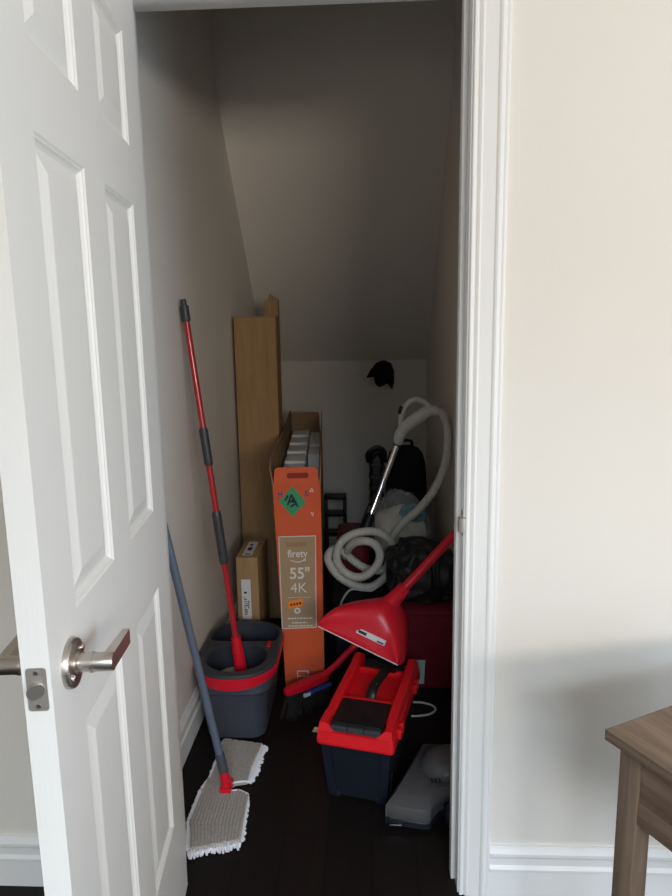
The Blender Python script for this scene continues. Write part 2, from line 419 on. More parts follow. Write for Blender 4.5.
# ------------------------------------------------------------------ red spin mop standing in the bucket
A, B = V((-.452, 2.186, .180)), V((-.598, 2.222, 1.480))
sm = tag(empty('spin_mop', (-.46, 2.199, .15)), 'red mop pole with dark grips leaning from the bucket to the left wall', 'mop')
def seg(t0, t1): return [A.lerp(B, t0), A.lerp(B, t1)]
MB().tube(seg(.08, .96), .0105, 16).build('pole', 'redpole', sm, world=True)
def collar(t0, t1, r, nm, m, lab=None, ridges=0):
    n = 14; pts = [A.lerp(B, t0 + (t1 - t0) * i / n) for i in range(n + 1)]
    rs = [r * (.86 if i in (0, n) else 1) * (1.04 if ridges and i % 2 else 1) for i in range(n + 1)]
    o = MB().tube(pts, rs, 18).build(nm, m, sm, world=True, ang=50)
    if lab: o['label'] = lab
collar(.314, .456, .0155, 'grip', 'charcoal', 'lower dark grip', 1); collar(.578, .676, .0145, 'grip', 'charcoal', 'middle dark grip', 1)
collar(.945, .985, .0145, 'end_cap', 'charcoal'); collar(.98, 1.0, .0095, 'hook_loop', 'charcoal')
n = 10; MB().tube([A.lerp(B, -.02 + .13 * i / n) for i in range(n + 1)], [.024, .0235, .0225, .022, .0215, .021, .0205, .020, .0195, .0175, .0165], 20).build('socket', 'red', sm, world=True)
b = MB(); rnd = random.Random(3)
for k in range(46):
    a = rnd.uniform(0, 2 * math.pi); r1 = rnd.uniform(.045, .082); c = V((BX, BY - .080, .17))
    b.tube(spline([c + V((.02 * math.cos(a), .02 * math.sin(a), .01)), c + V((r1 * .7 * math.cos(a), r1 * .7 * math.sin(a), .018)),
                   c + V((r1 * math.cos(a + .2), r1 * math.sin(a + .2), -.006)), c + V((r1 * .95 * math.cos(a + .3), r1 * .95 * math.sin(a + .3), -.03))], 4), .006, 6)
b.build('mop_strands', 'padtop', sm, world=True)

# ------------------------------------------------------------------ flat mop
fm = tag(empty('flat_mop', (-.435, 1.81, 0)), 'flat mop with grey chenille pad on the floor and blue-grey pole', 'mop')
out = [(-.491, 1.563), (-.352, 1.606), (-.368, 1.790), (-.398, 1.803), (-.425, 1.797), (-.427, 1.822), (-.412, 1.838), (-.380, 1.846), (-.362, 2.034), (-.494, 2.060), (-.498, 1.87), (-.514, 1.807), (-.517, 1.678)]
MB().prism(out, .004, .013).build('pad_backing', 'padtop', fm, world=True, smooth=False)
def xr(y):        # left and right edge of the pad at y
    xsn = []
    for i in range(len(out)):
        (x0, y0), (x1, y1) = out[i], out[(i + 1) % len(out)]
        if (y0 - y) * (y1 - y) < 0: xsn.append(x0 + (x1 - x0) * (y - y0) / (y1 - y0))
    xsn.sort(); return xsn
b = MB(); NR = 15
for k in range(NR):
    u = (k + .5) / NR; run = []
    for i in range(0, 102):
        y = 1.567 + i * .0049; e = xr(y)
        x = None
        if e:
            base = (-.512 + .03 * max(0, (1.66 - y) / .1) if y < 1.66 else -.515 + (y - 1.66) * .04) + .004
            ln = -.352 - (y - 1.606) * .05 if y < 1.82 else -.384 + (y - 1.846) * .13
            x = base + (max(ln, -.375) - .004 - base) * u
            ok = any(e[j] + .002 < x < e[j + 1] - .002 for j in range(0, len(e) - 1, 2))
        if e and ok: run.append((x, y, .0145 + .0008 * math.sin(i * 1.9 + k)))
        if (not e or not ok or i == 101) and len(run) > 2:
            b.tube(run, .0052, 7, flat=(1, .9)); run = []
        elif not e or not ok: run = []
b.build('chenille_ribs', 'padtop', fm, world=True)
b = MB(); rnd = random.Random(8)
m = len(out)
for i in range(m):
    p, q = V((*out[i], 0)), V((*out[(i + 1) % m], 0)); d = q - p; L = d.length; d.normalize(); nrm = V((d.y, -d.x, 0))
    dense = .0075; heavy = i in (0, 7)
    if i in (3, 4, 5, 6): continue
    for j in range(int(L / dense)):
        c = p + d * (j + .5) * dense; ln = rnd.uniform(.010, .016) * (1.5 if heavy else .45)
        c.z = .009
        b.tube([c - nrm * .008, c + nrm * ln * .5 + V((0, 0, .002)), c + nrm * ln + V((rnd.uniform(-.003, .003), rnd.uniform(-.003, .003), -.003))], [.0045, .0048, .003], 7)
fr = b.build('fringe', 'fringe', fm, world=True); fr['kind'] = 'stuff'; fr['label'] = 'white microfibre fringe round the pad'
b = MB()
edge = spline([(-.368, 1.790, .014), (-.398, 1.803, .016), (-.420, 1.798, .016), (-.430, 1.79, .016)], 6); b.tube(edge, .0032, 8)
edge = spline([(-.432, 1.832, .016), (-.422, 1.836, .016), (-.400, 1.842, .016), (-.372, 1.848, .014)], 6); b.tube(edge, .0032, 8)
b.build('slit_binding', 'fringe', fm, world=True)
P0, P1 = V((-.437, 1.812, .045)), V((-.585, 1.704, 1.100))
b = MB(); b.box((-.452, 1.785, .012), (-.418, 1.838, .032), .006); b.lathe([(0, 0), (.012, 0), (.015, .006), (.015, .030), (.012, .036), (0, .036)], (-.435, 1.794, .030), (0, 1, 0), 20)
b.tube([P0 - V((0, 0, .012)), P0.lerp(P1, .035)], [.016, .0135], 14)
b.build('swivel_joint', 'red', fm, world=True)
MB().tube([P0.lerp(P1, .02), P0.lerp(P1, .03), P0.lerp(P1, .085), P0.lerp(P1, .09)], [.0115, .0145, .0140, .0125], 16).build('sleeve', 'darkgrey', fm, world=True)
MB().tube([P0.lerp(P1, .05), P0.lerp(P1, .97)], .0115, 16).build('pole', 'bluegrey', fm, world=True)
MB().tube([P0.lerp(P1, .95), P0.lerp(P1, .96), P0.lerp(P1, .995), P0.lerp(P1, 1.)], [.012, .0135, .0135, .009], 16).build('end_cap', 'darkgrey', fm, world=True)

# ------------------------------------------------------------------ cardboard boxes on the left
def carton(name, lo, hi, label, seam=None):
    c = empty(name, ((lo[0] + hi[0]) / 2, (lo[1] + hi[1]) / 2, 0)); tag(c, label, 'box')
    return c
tb = carton('tall_carton', (-.600, 3.06, 0), (-.410, 3.165, 1.44), 'tall plain brown carton standing against the left closet wall')
MB().box((-.600, 3.06, 0), (-.410, 3.165, 1.435), .0015).build('carton_body', 'kraft', tb, world=True)
MB().box((-.458, 3.0575, .01), (-.410, 3.061, 1.43), .0008).build('side_flap', 'kraft', tb, world=True)
MB().box((-.5985, 3.0585, 1.432), (-.4085, 3.166, 1.438), .0015).build('top_flap', 'kraft_in', tb, world=True)
tt = carton('slim_carton', (-.478, 3.2, 0), (-.415, 3.26, 1.53), 'slim taller brown carton behind the tall plain carton')
MB().box((-.478, 3.19, 0), (-.416, 3.25, 1.515), .0015).build('carton_body', 'kraft', tt, world=True)
b = MB(); b.loft([[(-.465, 3.19, 1.513), (-.416, 3.19, 1.513), (-.416, 3.192, 1.513), (-.465, 3.192, 1.513)], [(-.452, 3.20, 1.542), (-.420, 3.205, 1.522), (-.420, 3.207, 1.522), (-.452, 3.202, 1.542)]])
b.build('torn_flap', 'kraft_in', tt, world=True)
b = MB().box((-.456, 3.1885, 1.44), (-.448, 3.1905, 1.50)); b.build('tape_strip', 'kraft_panel', tt, world=True)
sb = carton('small_carton', (-.536, 2.58, 0), (-.447, 2.84, .48), 'small brown carton with white labels behind the mop bucket')
MB().box((-.536, 2.575, 0), (-.448, 2.835, .478), .002).build('carton_body', 'kraft', sb, world=True)
MB().box((-.518, 2.5738, .215), (-.480, 2.5752, .385), 0).build('front_label', 'paper', sb, world=True)
b = MB(); rnd = random.Random(5)
for k in range(9): z = .235 + k * .009; b.box((-.509, 2.5732, z), (-.509 + rnd.uniform(.006, .016), 2.5739, z + rnd.uniform(.002, .005)))
for k in range(5): b.box((-.494, 2.5732, .262 + k * .007), (-.488, 2.5739, .266 + k * .007))
b.box((-.508, 2.5732, .325), (-.497, 2.5739, .333)); b.build('label_print', 'ink', sb, world=True)
MB().box((-.515, 2.60, .4775), (-.475, 2.775, .4788)).build('top_label', 'paper', sb, world=True)
for lo, hi in (((-.507, 2.607, .4786), (-.483, 2.618, .4794)), ((-.505, 2.66, .4786), (-.487, 2.70, .4794)), ((-.503, 2.72, .4786), (-.492, 2.745, .4794))):
    MB().box(lo, hi).build('label_print', 'ink', sb, world=True)

# ------------------------------------------------------------------ orange television box, open at the top (local x across the front, y along the box)
tv = tag(empty('television_box', (-.329, 2.424, 0), R(3.5)), 'long orange and brown open television box on edge with white foam inside', 'box')
L = 1.33; BW = .152; TW0, TW1 = -.026, .151; HB = .812; th = .005
def wl(z): return TW0 * z / HB
def wr(z): return BW + (TW1 - BW) * z / HB
b = MB()       # four walls and a bottom
b.loft([[(0, y, 0), (wl(HB), y, HB), (wl(HB) + th, y, HB), (th, y, 0)] for y in (0.003, L)])
b.loft([[(BW, y, 0), (TW1, y, HB), (TW1 - th, y, HB), (BW - th, y, 0)] for y in (0.003, L)])
b.loft([[(0, y, 0), (BW, y, 0), (TW1, y, HB), (TW0, y, HB)] for y in (L - th, L)])
b.loft([[(0, y, 0), (BW, y, 0), (BW, y, th), (0, y, th)] for y in (0.003, L)])
b.build('carton_body', 'kraft_in', tv, smooth=False)
b = MB(); b.loft([[(0, y, 0), (BW, y, 0), (TW1, y, HB), (TW0, y, HB)] for y in (-.002, th)])
b.build('front_panel', 'orange', tv, smooth=False)
def flap(nm, pts, m, off, lab=None):
    a = [V(p) for p in pts]; o = V(off)
    f = MB().loft([a, [p + o for p in a]]).build(nm, m, tv, smooth=False)
    return f
ff = flap('front_flap', [(TW0 + .004, -.002, HB), (TW1 - .004, -.002, HB), (TW1 - .010, .004, HB + .056), (TW1 - .020, .005, HB + .064), (TW0 + .018, .005, HB + .064), (TW0 + .008, .004, HB + .056)], 'orange', (0, .004, 0))
MB().loft([[(x, y, z) for x, z in rrect(.068, HB + .034, .040, .010, .008)] for y, in ((-.0005,), (.004,))]).build('hand_slot', 'orange_d', ff)
flap('left_flap', [(TW0, .0, HB), (TW0 - .012, .03, HB + .055), (TW0 - .015, .10, HB + .080), (TW0 - .006, .50, HB + .096), (TW0 + .001, .62, HB + .10), (TW0 + .001, L - .06, HB + .125), (TW0 + .001, L - .01, HB + .115), (TW0, L, HB)], 'kraft_in', (.004, 0, 0))
flap('right_flap', [(TW1, .0, HB), (TW1 + .004, .03, HB + .055), (TW1 + .004, .10, HB + .09), (TW1 + .002, L - .05, HB + .115), (TW1 + .002, L - .01, HB + .10), (TW1, L, HB)], 'kraft_in', (-.004, 0, 0))
flap('back_flap', [(TW0 + .010, L, HB), (TW1 - .012, L, HB), (TW1 - .014, L, HB + .095), (TW1 - .024, L, HB + .106), (TW0 + .022, L, HB + .106), (TW0 + .012, L, HB + .095)], 'kraft_in', (0, -.004, 0))
b = MB()
for k in range(18): y = .03 + k * .071; b.box((TW0 + .016, y, .60), (.082, y + .066, .802 + .0016 * k - .004 * (k % 3)), .006)
b.box((TW0 + .02, .03, .59), (.078, L - .03, .775), .004)
b.build('foam_insert', 'foam', tv)
b = MB()
for y0, y1, h in ((.03, .30, .80), (.34, .62, .75), (.62, .82, .81), (.86, 1.26, .815)): b.box((.088, y0, .60), (TW1 - .009, y1, h), .006)
b.build('foam_insert', 'foam', tv)
# printed front
FX = .328; y0 = -.0022
def quad(nm, poly, m, d=.0012, par=tv, y=None): return MB().loft([[(x + FX, (y0 if y is None else y) - k, z) for x, z in poly] for k in (0, d)]).build(nm, m, par, smooth=False)
pan = quad('print_panel', [(-.3345, .246), (-.204, .249), (-.1995, .614), (-.337, .613)], 'kraft_panel')
yy = y0 - .0012
ln = MB()
def bar(mb, a, c, w=.0018, dep=.0006, yb=None):
    a, c = V((a[0] + FX, 0, a[1])), V((c[0] + FX, 0, c[1])); d = (c - a).normalized(); nn = V((-d.z, 0, d.x)) * w / 2
    y1 = yy if yb is None else yb
    mb.loft([[p + V((0, y1 - k, 0)) for p in (a - nn, c - nn, c + nn, a + nn)] for k in (0, dep)])
for a, c in (((-.3345, .246), (-.204, .249)), ((-.204, .249), (-.1995, .614)), ((-.1995, .614), (-.337, .613)), ((-.337, .613), (-.3345, .246))): bar(ln, a, c, .003)
ln.build('border_line', 'white', pan, smooth=False)
quad('hand_hole', [(-.309, .572), (-.235, .574), (-.231, .592), (-.312, .590)], 'kraft', .001, pan, yy)
tx = text('firetv', .041, 'printed_text', 'white', pan, (-.2685 + FX, yy - .0006, .545), xs=.86, bold=.0004)
sm_ = MB(); arc = [(-.297 + .058 * k / 10, .522 - .009 * math.sin(math.pi * k / 10)) for k in range(11)]
for k in range(10): bar(sm_, arc[k], arc[k + 1], .0022 + .002 * k / 10)
bar(sm_, (-.246, .524), (-.237, .525), .003); bar(sm_, (-.238, .526), (-.240, .517), .003)
sm_.build('smile_mark', 'white', pan, smooth=False)
text('55"', .062, 'printed_text', 'white', pan, (-.262 + FX, yy - .0006, .466), xs=.93, bold=.0009)
text('4K', .056, 'printed_text', 'white', pan, (-.267 + FX, yy - .0006, .408), xs=1., bold=-.0004)
quad('price_sticker', [(-.309, .327), (-.252, .337), (-.250, .366), (-.311, .356)], 'orange_s', .001, pan, yy)
b = MB(); 
for k in range(4): bar(b, (-.300 + k * .011, .342 + k * .002), (-.293 + k * .011, .3432 + k * .002), .008, yb=yy - .001)
b.build('sticker_print', 'ink', pan, smooth=False)
b = MB(); c = (-.275 + FX, .318)
b.loft([[(c[0] + r * math.cos(2 * math.pi * k / 24), yy - d, c[1] + r * math.sin(2 * math.pi * k / 24)) for k in range(24)] for r, d in ((.0125, 0), (.0125, .0007), (.006, .0007), (.006, 0))], False, False)
b.build('round_mark', 'white', pan)
b = MB()
for xa, xb_, z in ((-.312, -.217, .287), (-.296, -.238, .269), (-.312, -.216, .256)):
    rnd = random.Random(int(z * 1000)); x = xa
    while x < xb_: w_ = rnd.uniform(.006, .014); bar(b, (x, z), (min(x + w_, xb_), z), .0045 if z < .28 else .005); x += w_ + .003
b.build('fine_print', 'white', pan, smooth=False)
b = MB(); bar(b, (-.31, .372), (-.225, .372), .001); b.build('fine_line', 'white', pan, smooth=False)
st = quad('green_sticker', [(-.283, .690), (-.232, .745), (-.280, .806), (-.331, .750)], 'green')
b = MB()
for a, c in (((-.300, .735), (-.285, .775)), ((-.285, .775), (-.262, .728)), ((-.297, .748), (-.268, .748)), ((-.309, .752), (-.298, .772)), ((-.290, .728), (-.272, .740)), ((-.284, .758), (-.276, .745))): bar(b, a, c, .007, yb=yy)
b.build('sticker_print', 'ink', st, smooth=False)
for grp in ((((-.333, .775), (-.3205, .7775)), ((-.3325, .755), (-.3325, .785)), ((-.321, .765), (-.3205, .79))), (((-.236, .77), (-.230, .79)), ((-.230, .79), (-.224, .768)), ((-.236, .77), (-.224, .768)))):
    b = MB()
    for a, c in grp: bar(b, a, c, .003, yb=y0)
    b.build('handwritten_mark', 'ink_b', tv, smooth=False)
for grp in ((((-.217, .785), (-.210, .797)), ((-.210, .797), (-.203, .785)), ((-.217, .785), (-.203, .785))), (((-.215, .705), (-.208, .697)), ((-.208, .697), (-.204, .705)), ((-.208, .697), (-.206, .690)))):
    b = MB()
    for a, c in grp: bar(b, a, c, .0025, yb=y0)
    b.build('care_symbol', 'white', tv, smooth=False)
b = MB()
for a, c in (((-.281, .036), (-.281, .070)), ((-.281, .068), (-.239, .068)), ((-.239, .068), (-.239, .045)), ((-.281, .046), (-.239, .046))): bar(b, a, c, .004, yb=y0)
b.build('corner_mark', 'white', tv, smooth=False)

# ------------------------------------------------------------------ red and black toolbox (local y: length, x: width)
tx_ = tag(empty('toolbox', (.008, 1.976, 0), R(-14)), 'red lidded black toolbox on the floor in the closet middle', 'toolbox')
b = MB()
b.loft([at(rrect(0, 0, .084, .190, .008), .006), at(rrect(0, 0, .104, .214, .010), .194)])
for sx in (-1, 1):
    for sy in (-1, 1): b.box((sx * .070 - .016, sy * .176 - .018, 0), (sx * .070 + .016, sy * .176 + .018, .02), .003)
    b.loft([[(sx * .076 - .014, -.194, .008), (sx * .076 + .012, -.194, .008), (sx * .076 + .012, -.180, .008), (sx * .076 - .014, -.180, .008)],
            [(sx * .090 - .014, -.2195, .19), (sx * .090 + .012, -.2195, .19), (sx * .090 + .012, -.20, .19), (sx * .090 - .014, -.20, .19)]])
b.build('body', 'navy', tx_)
b = MB()
b.loft([at(rrect(0, 0, .114, .226, .010), .188), at(rrect(0, 0, .116, .228, .011), .194), at(rrect(0, 0, .113, .222, .011), .226), at(rrect(0, .004, .104, .208, .010), .230), at(rrect(0, .006, .086, .190, .010), .228)])
for sx in (-1, 1):    # raised side rails and the two front corner posts
    b.loft([[(sx * .076, y, .222), (sx * .111, y, .222), (sx * .107, y, z - .006), (sx * .101, y, z), (sx * .084, y, z), (sx * .079, y, z - .006)] for y, z in ((-.160, .252), (-.10, .260), (.12, .268), (.18, .276), (.212, .258))])
    b.loft([[(sx * .052, -.226, .205), (sx * .113, -.226, .205), (sx * .108, -.214, .250), (sx * .088, -.212, .250), (sx * .066, -.216, .232)],
            [(sx * .070, -.150, .220), (sx * .111, -.150, .220), (sx * .107, -.150, .254), (sx * .084, -.150, .254), (sx * .076, -.150, .232)]])
b.box((-.082, -.066, .222), (.082, -.052, .250), .003); b.box((-.078, .135, .222), (.078, .146, .246), .003)
lid = b.build('lid', 'redbox', tx_, ang=28)
ins = MB().loft([at(rrect(0, -.135, .078, .070, .006), .224), at(rrect(0, -.135, .078, .070, .006), .246), at(rrect(0, -.134, .075, .066, .006), .250)]).build('tray_cover', 'black', lid)
b = MB()
for k in range(3): b.box((-.074 + k * .050, -.216, .228), (-.074 + k * .050 + .0485, -.205, .246), .003)
b.build('tray_lip', 'charcoal', ins)
MB().loft([at(rrect(0, .170, .066, .024, .006), .226), at(rrect(0, .170, .064, .022, .006), .252)]).build('rear_insert', 'black', lid)
b = MB(); b.tube(spline([(.004, -.050, .232), (.006, -.036, .262), (.012, .0, .276), (.024, .06, .280), (.030, .115, .272), (.032, .14, .246)], 8), .0135, 12, flat=(1.2, .6))
hd = b.build('carry_handle', 'black', lid)
MB().box((.002, -.016, .276), (.018, -.006, .2795), .001).build('handle_ring', 'nickel_dark', hd)
for y in (-.165, .090):
    b = MB()
    for k in range(2): b.box((.110, y + k * .032, .200), (.125, y + k * .032 + .018, .230), .004)
    b.build('hinge_lug', 'redbox', lid)
b = MB().box((-.142, -.182, .190), (-.112, -.160, .196), .0015); b.box((-.120, -.174, .160), (-.116, -.164, .198), .001)
la = b.build('latch', 'chrome', tx_); la['label'] = 'bright metal latch on the left side'
MB().tube([(.099, -.198, .03), (.106, -.206, .12)], .0015, 8).build('hasp_wire', 'chrome', tx_)

# ------------------------------------------------------------------ dustpan with stick handle
dp = tag(empty('dustpan', (.0, 2.2, .25)), 'shiny red long-handled dustpan lying upside down over the toolbox', 'dustpan')
EYE = V((0, 0, 1.38)); K = .962
def near(p): return EYE + (V(p) - EYE) * K
A, B = near((-.181, 2.22, .352)), near((.094, 2.115, .262))
top = spline([A] + [near(p) for p in ((-.160, 2.245, .377), (-.112, 2.265, .405), (-.05, 2.28, .418), (.002, 2.285, .425), (.06, 2.285, .432), (.095, 2.28, .428), (.116, 2.265, .392), (.122, 2.24, .350), (.119, 2.19, .306), (.108, 2.14, .270))] + [B], 4)
n = len(top); NT = 10; rows = []
nrm = V((-.15, -.75, .62)).normalized()
for i in range(NT + 1):
    t = i / NT; row = []
    for j in range(n):
        s = j / (n - 1); lp = A.lerp(B, s)
        edge = math.sin(math.pi * s) ** .6
        row.append(lp.lerp(top[j], t) + nrm * .046 * edge * math.sin(math.pi * min(1, t ** 1.7)))
    rows.append(row)
back = V((.02, .055, -.045))
for k, f in enumerate((.35, .7, 1)): rows.append([p + back * f * math.sin(math.pi * j / (n - 1)) ** .5 for j, p in enumerate(top)])
b = MB(); b.loft(rows, False, False, closed=False)
pan_ = b.build('pan', 'red', dp, world=True, weld=.0005, ang=50)
md = pan_.modifiers.new('thickness', 'SOLIDIFY'); md.thickness = .003; md.offset = -1
b = MB(); b.tube([A + V((0, -.001, -.002)), B + V((0, -.001, -.002))], .0019, 8); b.build('lip_edge', 'paper', dp, world=True)
S1, S2 = near((.128, 2.288, .468)), near((.348, 2.372, .680))
d = (S2 - S1).normalized()
S0 = S1 - d * .085
MB().tube([S0, S0 + d * .03, S1 - d * .004, S1], [.034, .026, .0235, .021], 18).build('socket', 'red', dp, world=True)
MB().tube([S1 - d * .02, S2], .0155, 18).build('handle', 'red', dp, world=True)
# sticker on the pan, set a little proud of the surface
def surf(s, t):
    i = int(t * NT); f = t * NT - i; j = s * (n - 1); jj = int(j); g = j - jj
    return rows[i][jj].lerp(rows[i][jj + 1], g).lerp(rows[i + 1][jj].lerp(rows[i + 1][jj + 1], g), f)
c0 = surf(.58, .22); ux = (B - A).normalized(); uy = (surf(.58, .34) - surf(.58, .12)).normalized(); uy = (uy - ux * uy.dot(ux)).normalized(); un = ux.cross(uy)
if un.dot(nrm) < 0: un = -un
def decal(nm, m, x0, x1, y0, y1, h):
    MB().loft([[c0 + ux * x + uy * y + un * k for x, y in ((x0, y0), (x1, y0), (x1, y1), (x0, y1))] for k in (-.003, h)]).build(nm, m, dp, world=True, smooth=False)
decal('label_sticker', 'paper', -.052, .052, -.009, .009, .0022)
decal('label_print', 'ink', -.046, -.016, -.005, .004, .0030); decal('label_print', 'ink_b', .024, .048, -.007, -.002, .0030)

# ------------------------------------------------------------------ red hand broom on the floor
hb = tag(empty('broom_head', (-.235, 2.28, 0)), 'red brush head with dark bristles lying before the orange box', 'broom')
a, c = V((-.305, 2.215, .098)), V((-.160, 2.345, .095)); d = (c - a).normalized(); sd = V((-d.y, d.x, 0))
b = MB(); rings = []
for t, hw, hh in ((0, .008, .008), (.03, .014, .013), (.3, .018, .017), (.7, .018, .018), (.97, .014, .015), (1, .008, .01)):
    p = a.lerp(c, t); rings.append([p + sd * (hw * x) + V((0, 0, hh * z)) for x, z in ((-1, -.7), (-.7, -1), (.7, -1), (1, -.7), (1, .7), (.7, 1), (-.7, 1), (-1, .7))])
b.loft(rings); b.build('block', 'red', hb, world=True)
b = MB(); b.tube(spline([a.lerp(c, .85), c + V((.03, .02, .03)), (-.075, 2.40, .168), (.0, 2.44, .225)], 6), .0125, 14); b.build('handle', 'red', hb, world=True)
b = MB(); b.box((-.05, -.008, -.006), (.09, .008, .006), .003); 
o = MB(); o.loft([[a.lerp(c, t) + V((d.y, -d.x, 0)) * k + V((0, 0, z)) for k, z in ((.0150, -.034), (.021, -.034), (.021, -.020), (.0150, -.020))] for t in (.40, 1.02)]); o.build('blue_strip', 'brist_b', hb, world=True); b.bm.free()
o = MB(); o.loft([[a.lerp(c, t) + V((d.y, -d.x, 0)) * k + V((0, 0, z)) for k, z in ((.0152, -.036), (.023, -.036), (.023, -.024), (.0152, -.024))] for t in (.36, .50)]); o.build('white_strip', 'white', hb, world=True)
b = MB(); rnd = random.Random(2)
for k in range(150):
    p = a.lerp(c, rnd.uniform(.03, .97)) + sd * rnd.uniform(-.012, .012) - V((0, 0, .012)); q = p + V((rnd.uniform(-.03, .03), rnd.uniform(-.03, .01), 0)); q.z = .001
    b.tube([p, q], .0012, 4)
br = b.build('bristles', 'brist_k', hb, world=True); br['kind'] = 'stuff'

# ------------------------------------------------------------------ vacuum hose with handle and wand
HP = [(0.272, 2.82, 1.028), (0.305, 2.82, 1.024), (0.328, 2.82, 0.977), (0.332, 2.8, 0.904), (0.318, 2.78, 0.806), (0.273, 2.76, 0.708), (0.211, 2.76, 0.626), (0.145, 2.78, 0.559), (0.095, 2.8, 0.478), (0.09, 2.8, 0.406), (0.068, 2.78, 0.354), (-0.005, 2.76, 0.361), (-0.06, 2.76, 0.393), (-0.111, 2.76, 0.438), (-0.142, 2.75, 0.454), (-0.167, 2.72, 0.447), (-0.170, 2.69, 0.422), (-0.132, 2.68, 0.365), (-0.064, 2.68, 0.321), (0.003, 2.69, 0.308), (0.058, 2.72, 0.332), (0.093, 2.75, 0.383), (0.105, 2.74, 0.462), (0.071, 2.71, 0.52), (0.017, 2.7, 0.547), (-0.066, 2.7, 0.536), (-0.121, 2.7, 0.493), (-0.134, 2.69, 0.427), (-0.096, 2.66, 0.381), (-0.034, 2.65, 0.367), (0.024, 2.64, 0.41), (0.045, 2.64, 0.466), (0.02, 2.64, 0.513), (-0.033, 2.66, 0.519), (-0.079, 2.71, 0.481), (-0.104, 2.8, 0.406)]
vh = tag(empty('vacuum_hose', (-.03, 2.72, .29)), 'coiled off-white vacuum hose with curved handle and chrome wand', 'vacuum hose')
pts = spline(HP, 26)
MB().tube(pts, [.0172 + .0009 * (1 if i % 4 < 2 else -1) for i in range(len(pts))], 14).build('hose', 'hose', vh, world=True, ang=70)
WP = spline([(-0.118, 2.565, 0.232), (-0.114, 2.580, 0.284), (-0.08, 2.65, 0.311), (-0.03, 2.65, 0.311), (0.015, 2.66, 0.307), (0.058, 2.7, 0.335)], 8)
MB().tube(WP, .0045, 8).build('thin_tube', 'hose', vh, world=True)
g = spline([(0.126, 2.83, 0.890), (0.133, 2.83, 0.928), (0.158, 2.83, 0.966), (0.209, 2.82, 1.006), (0.257, 2.82, 1.034), (0.290, 2.82, 1.030)], 8)
rs = [(.0165 + .0065 * math.sin(min(1, i / 6) * 1.57)) if i < 12 else (.023 + .004 * math.sin((i - 12) / 22 * math.pi)) if i < 34 else .0225 for i in range(len(g))]
rs[-1] = .019; rs[-2] = .020; rs[-3] = .0205
hd = MB().tube(g, rs, 18).build('handle', 'handle', vh, world=True)
lp = spline([(0.140, 2.83, 0.935), (0.139, 2.83, 0.975), (0.141, 2.83, 1.010), (0.152, 2.83, 1.045), (0.176, 2.83, 1.072), (0.205, 2.83, 1.080), (0.239, 2.83, 1.066), (0.263, 2.82, 1.042), (.268, 2.82, 1.03)], 6)
MB().tube(lp, .0115, 12).build('grip_loop', 'handle', hd, world=True)
MB().box((.128, 2.812, 1.022), (.142, 2.832, 1.055), .003, rot=(0, R(18), 0)).build('switch', 'black', hd, world=True)
W0, W1 = V((-.010, 2.735, .560)), V((.124, 2.832, .893))
MB().tube([W0, W1], .0125, 18).build('wand', 'chrome', vh, world=True)
MB().tube([W0 + V((-.019, -.004, .02)), W0.lerp(W1, .72) + V((-.016, -.004, 0))], .004, 8).build('release_rod', 'black', vh, world=True)
dw = (W1 - W0).normalized()
MB().tube([W0 - dw * .045, W0 - dw * .04, W0 + dw * .035, W0 + dw * .055], [.018, .0235, .0235, .016], 16).build('cuff', 'black', vh, world=True)
MB().tube([W1 - dw * .012, W1 - dw * .008, W1 + dw * .004], [.013, .016, .016], 16).build('collar', 'black', vh, world=True)

# ------------------------------------------------------------------ heap behind: bins, bags, crates
def bin_(nm, lo, hi, m, label, cat, taper=(.88, .9)):
    c = ((lo[0] + hi[0]) / 2, (lo[1] + hi[1]) / 2); e = tag(empty(nm, (*c, 0)), label, cat)
    hx, hy, h = (hi[0] - lo[0]) / 2, (hi[1] - lo[1]) / 2, hi[2]
    b = MB(); b.loft([at(rrect(0, 0, hx * taper[0], hy * taper[1], .03), 0), at(rrect(0, 0, hx * taper[0] + .004, hy * taper[1] + .004, .034), .012), at(rrect(0, 0, hx - .006, hy - .006, .035), h - .02)])
    b.build('tub', m, e)
    b = MB(); b.loft([at(rrect(0, 0, hx - .002, hy - .002, .035), h - .025), at(rrect(0, 0, hx, hy, .035), h - .02), at(rrect(0, 0, hx, hy, .035), h - .006), at(rrect(0, 0, hx - .012, hy - .012, .03), h)])
    b.build('lid', m, e)
    return e
mb_ = bin_('storage_bin', (.082, 2.395, 0), (.346, 3.10, .335), 'maroon', 'dark maroon storage bin under the black bag by the right wall', 'storage bin')
lb = MB().loft([[(x, 2.4225 - .11 * (z - .02) * .6 + .0, z) for x, z in ((.160, .020), (.208, .020), (.212, .122), (.162, .122))], [(x, 2.430 - .11 * (z - .02) * .6, z) for x, z in ((.160, .020), (.208, .020), (.212, .122), (.162, .122))]])
lab = lb.build('label_sticker', 'mint', mb_, world=True, smooth=False)
rb = bin_('red_tote', (-.150, 2.97, 0), (.008, 3.24, .43), 'maroon', 'dark red tote glimpsed through the coiled hose', 'storage bin')
ck = tag(empty('plastic_crate', (-.045, 2.74, 0)), 'dark plastic crate under the coiled hose behind the dustpan', 'crate')
b = MB(); b.loft([at(rrect(0, 0, .095, .13, .02), 0), at(rrect(0, 0, .105, .14, .02), .278)], True, True); b.build('crate_body', 'navy', ck)
b = MB(); b.loft([at(rrect(0, 0, .108, .143, .02), .262), at(rrect(0, 0, .108, .143, .02), .280), at(rrect(0, 0, .098, .133, .02), .280), at(rrect(0, 0, .098, .133, .02), .270)]); b.build('crate_rim', 'black', ck)

